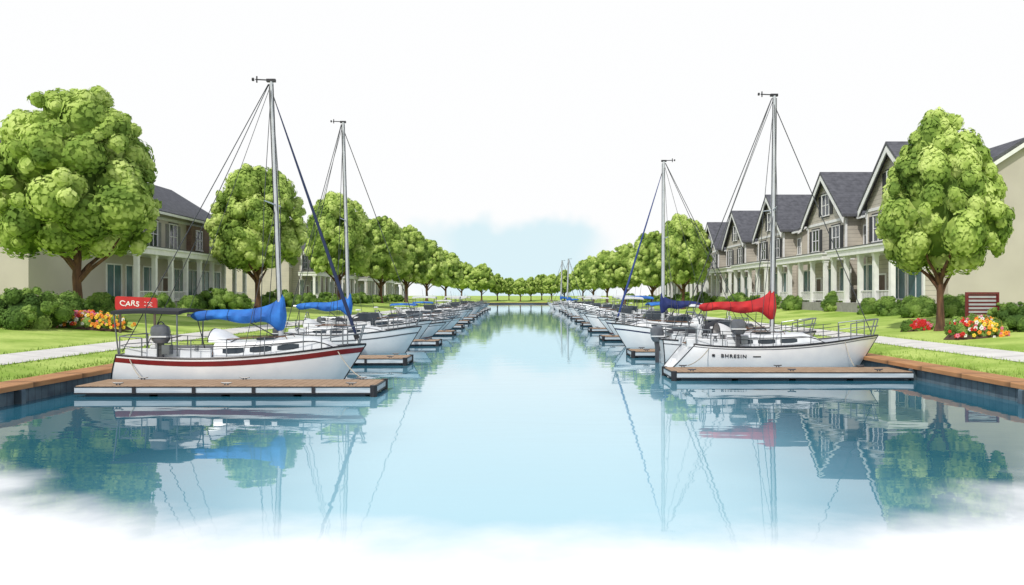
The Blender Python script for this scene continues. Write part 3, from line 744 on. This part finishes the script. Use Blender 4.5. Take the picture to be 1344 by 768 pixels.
    zb=h.F+coverz; b0=(mx+lean*.12,0,zb); b1=(mx-boom,0,zb+.05)
    MB().tube([b0,b1],.055,8).build('boom','alu',t,smooth=True)
    MB().tube([(mx-boom*.45,0,zb),(mx-.1,0,z0+.05)],.02,5).build('vang','wire',t)
    MB().tube([(mx-boom*.9,0,zb),(xa-.6,0,h.s(.1)+.2)],.018,5).build('mainsheet','wire',t)
    MB().tube([b1,th_],wr*.6,4).build('topping_lift','wire',t)
    m=MB(); rows=[]; N=44; P=18
    for i in range(N+1):
        u=i/N; x=mx+.18-(boom+.10)*u
        up=.13+.20*(1-u)+.02*math.sin(u*11)+peak*math.exp(-max(0,u-.035)/.085)*(1 if u>.035 else .75+.25*u/.035)
        dn=.14+.12*(1-u)+.25*math.exp(-((u-.07)/.09)**2)+.05*math.sin(u*13+2)
        wy=.10+.13*(1-u)**.6
        e=math.sqrt(max(.02,min(1,(1-u)*12)))*math.sqrt(max(.04,min(1,u*30)))
        cz=zb+.05*u; ring=[]
        for k in range(P):
            a=2*PI*k/P; sa,ca=math.sin(a),math.cos(a)
            fold=1+.16*math.sin(u*34+2.2*sa)*abs(ca)
            tap=(1-.55*max(0,sa)) if sa>0 else 1
            ring.append((x,wy*e*math.copysign(abs(ca)**.9,ca)*fold*tap,cz+(up if sa>0 else dn)*e*sa))
        rows.append(ring)
    m.grid(rows,closed=True); m.f.append(list(range(P))); m.f.append([len(m.v)-P+k for k in range(P)])
    sv=m.build('sail_cover',cover,t,smooth=True)
    for u in (.34,.60,.84):
        i=int(u*N); rr=rows[i]; cz=zb+.05*i/N
        MB().tube([(p[0],p[1]*1.03,cz+(p[2]-cz)*1.03) for p in rr+[rr[0]]],.008,4,cap=False).build('strap','dark_trim',sv)
    rails(t,h,-L/2+1.6,L/2-1.9)
    if bim: canopy(t,-L/2+.12,-L/2+2.35,B*.42,h.F+1.36,h.s(.08),'canopy_dark',arc=.07,th=.11)
    if ob: outboard(t,-L/2-.12,-.55,h.F*.75,'motor',1)
    if deckmotor: outboard(t,-L/2+deckmotor,-h.b(.15)*.9,h.s(.1)+.45,'motor_grey',1.2,leg=.45)
    if fend:
        for x in (-L*.22,L*.08): fender(t,x,-(h.b(h.tx(x))+.1),.45,'canopy_white')
    MB().prism([(-L/2+.05,.45),(-L/2+.2,.45),(-L/2+.25,-.4),(-L/2-.1,-.4)],'y',-.03,.03).build('rudder','gelcoat',t)
    if letter:
        a0=.32; xc=-L*.5+L*.265
        def fn(c,xc=xc):
            x=xc+c.x*1.12; q=h.tx(x); sl=(h.s(q)-h.k(q)); zt=h.p(q,a0,-1)[2]+c.y
            fr=max(0.0001,(h.s(q)-zt)/sl); a=math.asin(min(1,fr**(1/1.15)))
            p=h.p(q,a,-1,.012+c.z); return Vector((x,p[1],p[2]))
        text_part(letter,.19,'dark_trim',hu,fn,bold=.003,space=1.25)
        m=MB(); m.grid([[tuple(fn(Vector((u,v_,0)))) for v_ in (-.022,.022)] for u in (.66,.75,.84,.93)]); m.build('emblem','dark_trim',hu)
        m=MB(); m.grid([[tuple(fn(Vector((u,v_,0)))) for v_ in (-.05,.05)] for u in (-.74,-.69,-.64)]); m.build('emblem','dark_trim',hu)
    return t
d=26.0
def bx(px0,px1,d): a=(px0-685)/1000*d; b=(px1-685)/1000*d; return (a+b)/2,b-a
c,L=bx(163,480,d)
mxl=(369-685)/1000*d-c
sailboat('white sailboat with dark red stripe, dark canopy and blue sail cover at nearest left dock',None,(c,d,0),0,L,2.6,1.12,mxl,3+.281*d,'cover_blue',3.2,[('stripe_red',.09,.235),('stripe_red',1.02,1.16)],jib='jib_navy',bim=True,coverz=1.16,peak=.50,backlean=.33,fend=False,ob=False,deckmotor=1.75,rail='stripe_black',cabh=.52)
d=40; c,L=bx(372,553,d); L=min(L,8.4); c=(553-685)/1000*d-L/2
sailboat('white sailboat with blue sail cover, second boat along the left bank',None,(c,d,0),0,L,2.7,1.15,(458-685)/1000*d-c,3+.227*d,'cover_blue',2.9,[('stripe_grey',.24,.29)],jib=None,bim=False,coverz=1.25,peak=.5,backlean=.3,mr=.1,rail='stripe_black',wr=.02)
d=30.9; c,L=bx(880,1152,d)
sailboat('white sailboat with red sail cover and black hull lettering at nearest right dock',None,(c,d,0),0,L,2.6,1.16,(1013-685)/1000*d-c,3+.262*d,'cover_red',3.1,[('stripe_grey',.07,.10),('stripe_grey',1.0,1.06)],jib=None,ob=False,coverz=1.35,peak=.62,strn=1.1,backlean=-.1,rail='stripe_black',letter='BHRESIN',mr=.095,fend=False,deckmotor=2.45,wr=.019,cabh=.5)
d=44.2; L=8.0; c=(803-685)/1000*d+L/2
sailboat('white sailboat with navy sail cover and blue furled jib on the right bank',None,(c,d,0),PI,L,2.6,1.15,-((870-685)/1000*d-c),3+.176*d,'cover_navy',2.3,[('stripe_navy',.22,.28)],jib='jib_blue',coverz=1.3,peak=.5,backlean=.05,mr=.1,rail='stripe_black',wr=.02)

def motorboat(kind):
    t=thing('motorboat','x','motorboat')
    L,B,F=7.2,2.5,1.05; h=Hull(L,B,F,1.1,-.15,.4)
    st={'blue':[('stripe_navy',.16,.24)],'white':[('stripe_grey',.18,.22)],'open':[('stripe_grey',.16,.20),('stripe_red',1.0,1.1)]}[kind]
    hull_parts(t,h,stripe=st,rail='stripe_black')
    c,sec=cabin(t,h,-.3,2.6,.42,wr=.7,win=2,slope=.6)
    zd=h.s(.5)+.35; m=MB()
    pts=[(-.9,-.98),(-.1,-.88),(.35,-.4),(.35,.4),(-.1,.88),(-.9,.98)]
    m.grid([[(x,y,zd-.3) for x,y in pts],[(x-.28,y*.9,zd+.42) for x,y in pts]]); ws=m.build('windscreen','tinted',t)
    m=MB(); m.tube([(x-.28,y*.9,zd+.43) for x,y in pts],.02,5); m.build('screen_frame','steel',ws)
    for s in (-1,1):
        m=MB(); m.cbox(-L/2+.3,-.35,*sorted((s*1.02,s*.82)),h.s(.1)-.05,h.s(.1)+.28,.04); m.build('coaming','cabin_white',t)
    m=MB(); m.cbox(-L/2+.4,-L/2+1.0,-.8,.8,h.s(.1),h.s(.1)+.35,.05); m.build('bench','canopy_white',t)
    for s in (-1,1): m=MB(); m.cbox(-1.5,-1.0,*sorted((.7*s,.2*s)),h.s(.3),h.s(.3)+.6,.06); m.build('seat','canopy_white',t)
    if kind=='blue': canopy(t,-2.6,-.2,1.0,2.3,h.s(.2),'cover_blue',arc=.14,th=.07)
    if kind=='white': canopy(t,-2.3,.1,1.02,2.4,h.s(.2),'canopy_white',arc=.1,th=.09)
    if kind=='open':
        m=MB(); rows=[]
        for i in range(9):
            u=i/8; x=-3.3+2.6*u; rows.append([(x,1.0*v_*(.8+.2*u),h.s(.1)+.3+.45*u*(1-v_*v_)+.12*math.sin(u*9)*(1-v_*v_)) for v_ in np.linspace(-1,1,9)])
        m.grid(rows); m.build('cockpit_cover','canopy_dark',t,smooth=True)
        # roll bar over the cockpit
        m=MB(); m.tube([(-1.9,-1.05,1.0),(-2.1,-1.0,1.75),(-2.2,-.7,2.05),(-2.2,.7,2.05),(-2.1,1.0,1.75),(-1.9,1.05,1.0)],.035,7); m.tube([(-2.2,-.4,2.05),(-2.2,-.4,2.3)],.02,5); rb=m.build('roll_bar','steel',t,smooth=True)
        MB().tube([(-2.2,-.4,2.28),(-2.2,-.4,2.31),(-2.2,-.4,2.38)],[.2,.2,.1],12).build('radar_dome','canopy_white',rb,smooth=True)
    MB().tube([(-1.2,.9,1.4),(-1.5,.95,3.3)],[.016,.010],5).build('whip_aerial','wire',t)
    outboard(t,-L/2-.15,0,.85,'motor_grey' if kind!='white' else 'motor_white',1.25)
    rails(t,h,-.2,1.9,.5,True,True,1.0)
    for x in (-1.6,.8): fender(t,x,-(h.b(h.tx(x))+.1),.45,'fender_blue' if kind=='blue' else 'canopy_white')
    return t
mp_={k:motorboat(k) for k in ('blue','white','open')}; mused={k:False for k in mp_}
desc={'blue':'white motorboat with blue canopy','white':'white motorboat with white hardtop','open':'white motorboat with dark cockpit cover'}
def put_motor(kind,X,Y,rz,s,label,group):
    o=mp_[kind] if not mused[kind] else copy_tree(mp_[kind]); mused[kind]=True
    place(o,(X,Y,0),rz,s,label,group)
rg=random.Random(5)
put_motor('open',9.75,34.3,R(2),(.98,.98,1.1),'white motorboat with outboard moored behind the lettered right sailboat',None)
seq=['open','white','white','open','blue','open','white','open','open','white']
for s in (-1,1):
    side='left' if s<0 else 'right'
    D=(Ld if s<0 else Rd)[2:]
    n=0
    if s>0: put_motor('open',9.3,48.1,PI,1,'white motorboat with dark cover behind the navy covered sailboat','motorboats moored along the right bank')
    for i,d in enumerate(D):
        for off in (4.4,8.9):
            if d+off>178: continue
            k=seq[(n*3+(s>0)*4+i)%10]; sx=rg.uniform(.80,1.08); sz=rg.uniform(.85,1.2); L=7.2*sx
            put_motor(k,s*(5.0+L/2+rg.uniform(-.2,1.1)+shift(d)),d+off+rg.uniform(-.2,.2),(0 if s<0 else PI)+R(rg.uniform(-4,4)),(sx,.98,sz),'%s, %s in the %s row of motorboats'%(desc[k],ORD[n],side),'motorboats moored along the %s bank'%side); n+=1
sp_=None
for j,(px,d,sc_) in enumerate(((745,151,1.0),(733,187.5,1.12))):
    X=(px-685)/1000*d
    lab=['distant sailboat, nearer of two whose masts rise at far right','distant sailboat, farther of two whose masts rise at far right'][j]
    if sp_ is None: sp_=sailboat(lab,'distant sailboats on the right bank',(X+.4,d+1.9,0),PI,6.8,2.2,1.0,0.4,10.3,'cover_blue',2.5,[('stripe_grey',.2,.28)],mr=.16,wr=.03)
    else: place(copy_tree(sp_),(X+1,d,0),PI,sc_,lab,'distant sailboats on the right bank')

def rope(pts,label):
    a,b=Vector(pts[0]),Vector(pts[1]); m=MB()
    m.tube([a.lerp(b,u)-Vector((0,0,.25*4*u*(1-u)*.5)) for u in np.linspace(0,1,9)],.018,5)
    tag(m.build('mooring_line','rope'),label,'rope')
rope([(-6.2,25.6,1.15),(-5.1,24.25,.39)],'pale rope from bow of the red striped sailboat to its dock')
rope([(-12.9,25.0,1.0),(-12.1,24.25,.39)],'pale rope from stern of the red striped sailboat to its dock')
rope([(12.8,30.2,1.2),(12.4,28.45,.39)],'pale rope from bow of the lettered sailboat to its dock')
rope([(7.4,29.9,1.0),(6.2,28.45,.39)],'pale rope from stern of the lettered sailboat to its dock')

# ------------------------------------------------------------------ light, sky, camera
w=bpy.data.worlds.new('World'); sc.world=w; w.use_nodes=True; t=w.node_tree; t.nodes.clear()
out=t.nodes.new('ShaderNodeOutputWorld'); bg=t.nodes.new('ShaderNodeBackground'); t.links.new(bg.outputs[0],out.inputs[0])
el=R(46); to=Vector((-.45,-.75,0)).normalized()*math.cos(el)+Vector((0,0,math.sin(el)))
sky=t.nodes.new('ShaderNodeTexSky'); sky.sky_type='NISHITA'; sky.sun_disc=False; sky.sun_elevation=el; sky.sun_rotation=math.atan2(to.x,to.y)%(2*PI)
tc=t.nodes.new('ShaderNodeTexCoord'); s=t.nodes.new('ShaderNodeSeparateXYZ'); t.links.new(tc.outputs['Generated'],s.inputs[0])
sc1=t.nodes.new('ShaderNodeVectorMath'); sc1.operation='SCALE'; t.links.new(sky.outputs[0],sc1.inputs[0]); sc1.inputs['Scale'].default_value=.10
ad=t.nodes.new('ShaderNodeVectorMath'); ad.operation='ADD'; t.links.new(sc1.outputs[0],ad.inputs[0]); ad.inputs[1].default_value=(.22,.22,.22)
up=smooth(t,s.outputs[2],.38,.75)
n=t.nodes.new('ShaderNodeTexNoise'); n.inputs['Scale'].default_value=11; n.inputs['Detail'].default_value=3; t.links.new(tc.outputs['Generated'],n.inputs['Vector'])
zz=mathn(t,'MULTIPLY_ADD',n.outputs[0],.11,s.outputs[2]); b_=smooth(t,zz,.135,.160); b_=mathn(t,'SUBTRACT',1,b_)
xa=mathn(t,'SUBTRACT',s.outputs[0],-.005); xa=mathn(t,'ABSOLUTE',xa); xa=mathn(t,'MULTIPLY_ADD',n.outputs[0],.1,xa); a_=mathn(t,'SUBTRACT',1,smooth(t,xa,.12,.20))
fy=mathn(t,'GREATER_THAN',s.outputs[1],0.0)
k=mathn(t,'MULTIPLY',a_,b_); k=mathn(t,'MULTIPLY',k,fy)
m1=t.nodes.new('ShaderNodeMixRGB'); m1.inputs[1].default_value=(.99,.995,1,1); m1.inputs[2].default_value=(.72,.89,.95,1); t.links.new(k,m1.inputs[0])
m2=t.nodes.new('ShaderNodeMixRGB'); t.links.new(up,m2.inputs[0]); t.links.new(m1.outputs[0],m2.inputs[1]); t.links.new(ad.outputs[0],m2.inputs[2])
t.links.new(m2.outputs[0],bg.inputs[0]); bg.inputs[1].default_value=1.0
sl=bpy.data.lights.new('sun','SUN'); sl.energy=3.0; sl.angle=R(.6); sl.color=(1,.96,.89)
so=bpy.data.objects.new('sun',sl); col.objects.link(so); so.rotation_euler=to.to_track_quat('Z','Y').to_euler()
cam=bpy.data.cameras.new('camera'); co=bpy.data.objects.new('camera',cam); col.objects.link(co)
co.location=(0,0,3); co.rotation_euler=(PI/2,0,0); cam.sensor_width=36; cam.lens=36*1000/1344; cam.shift_x=-13/1344; cam.shift_y=4/1344
cam.clip_start=.1; cam.clip_end=5000; sc.camera=co
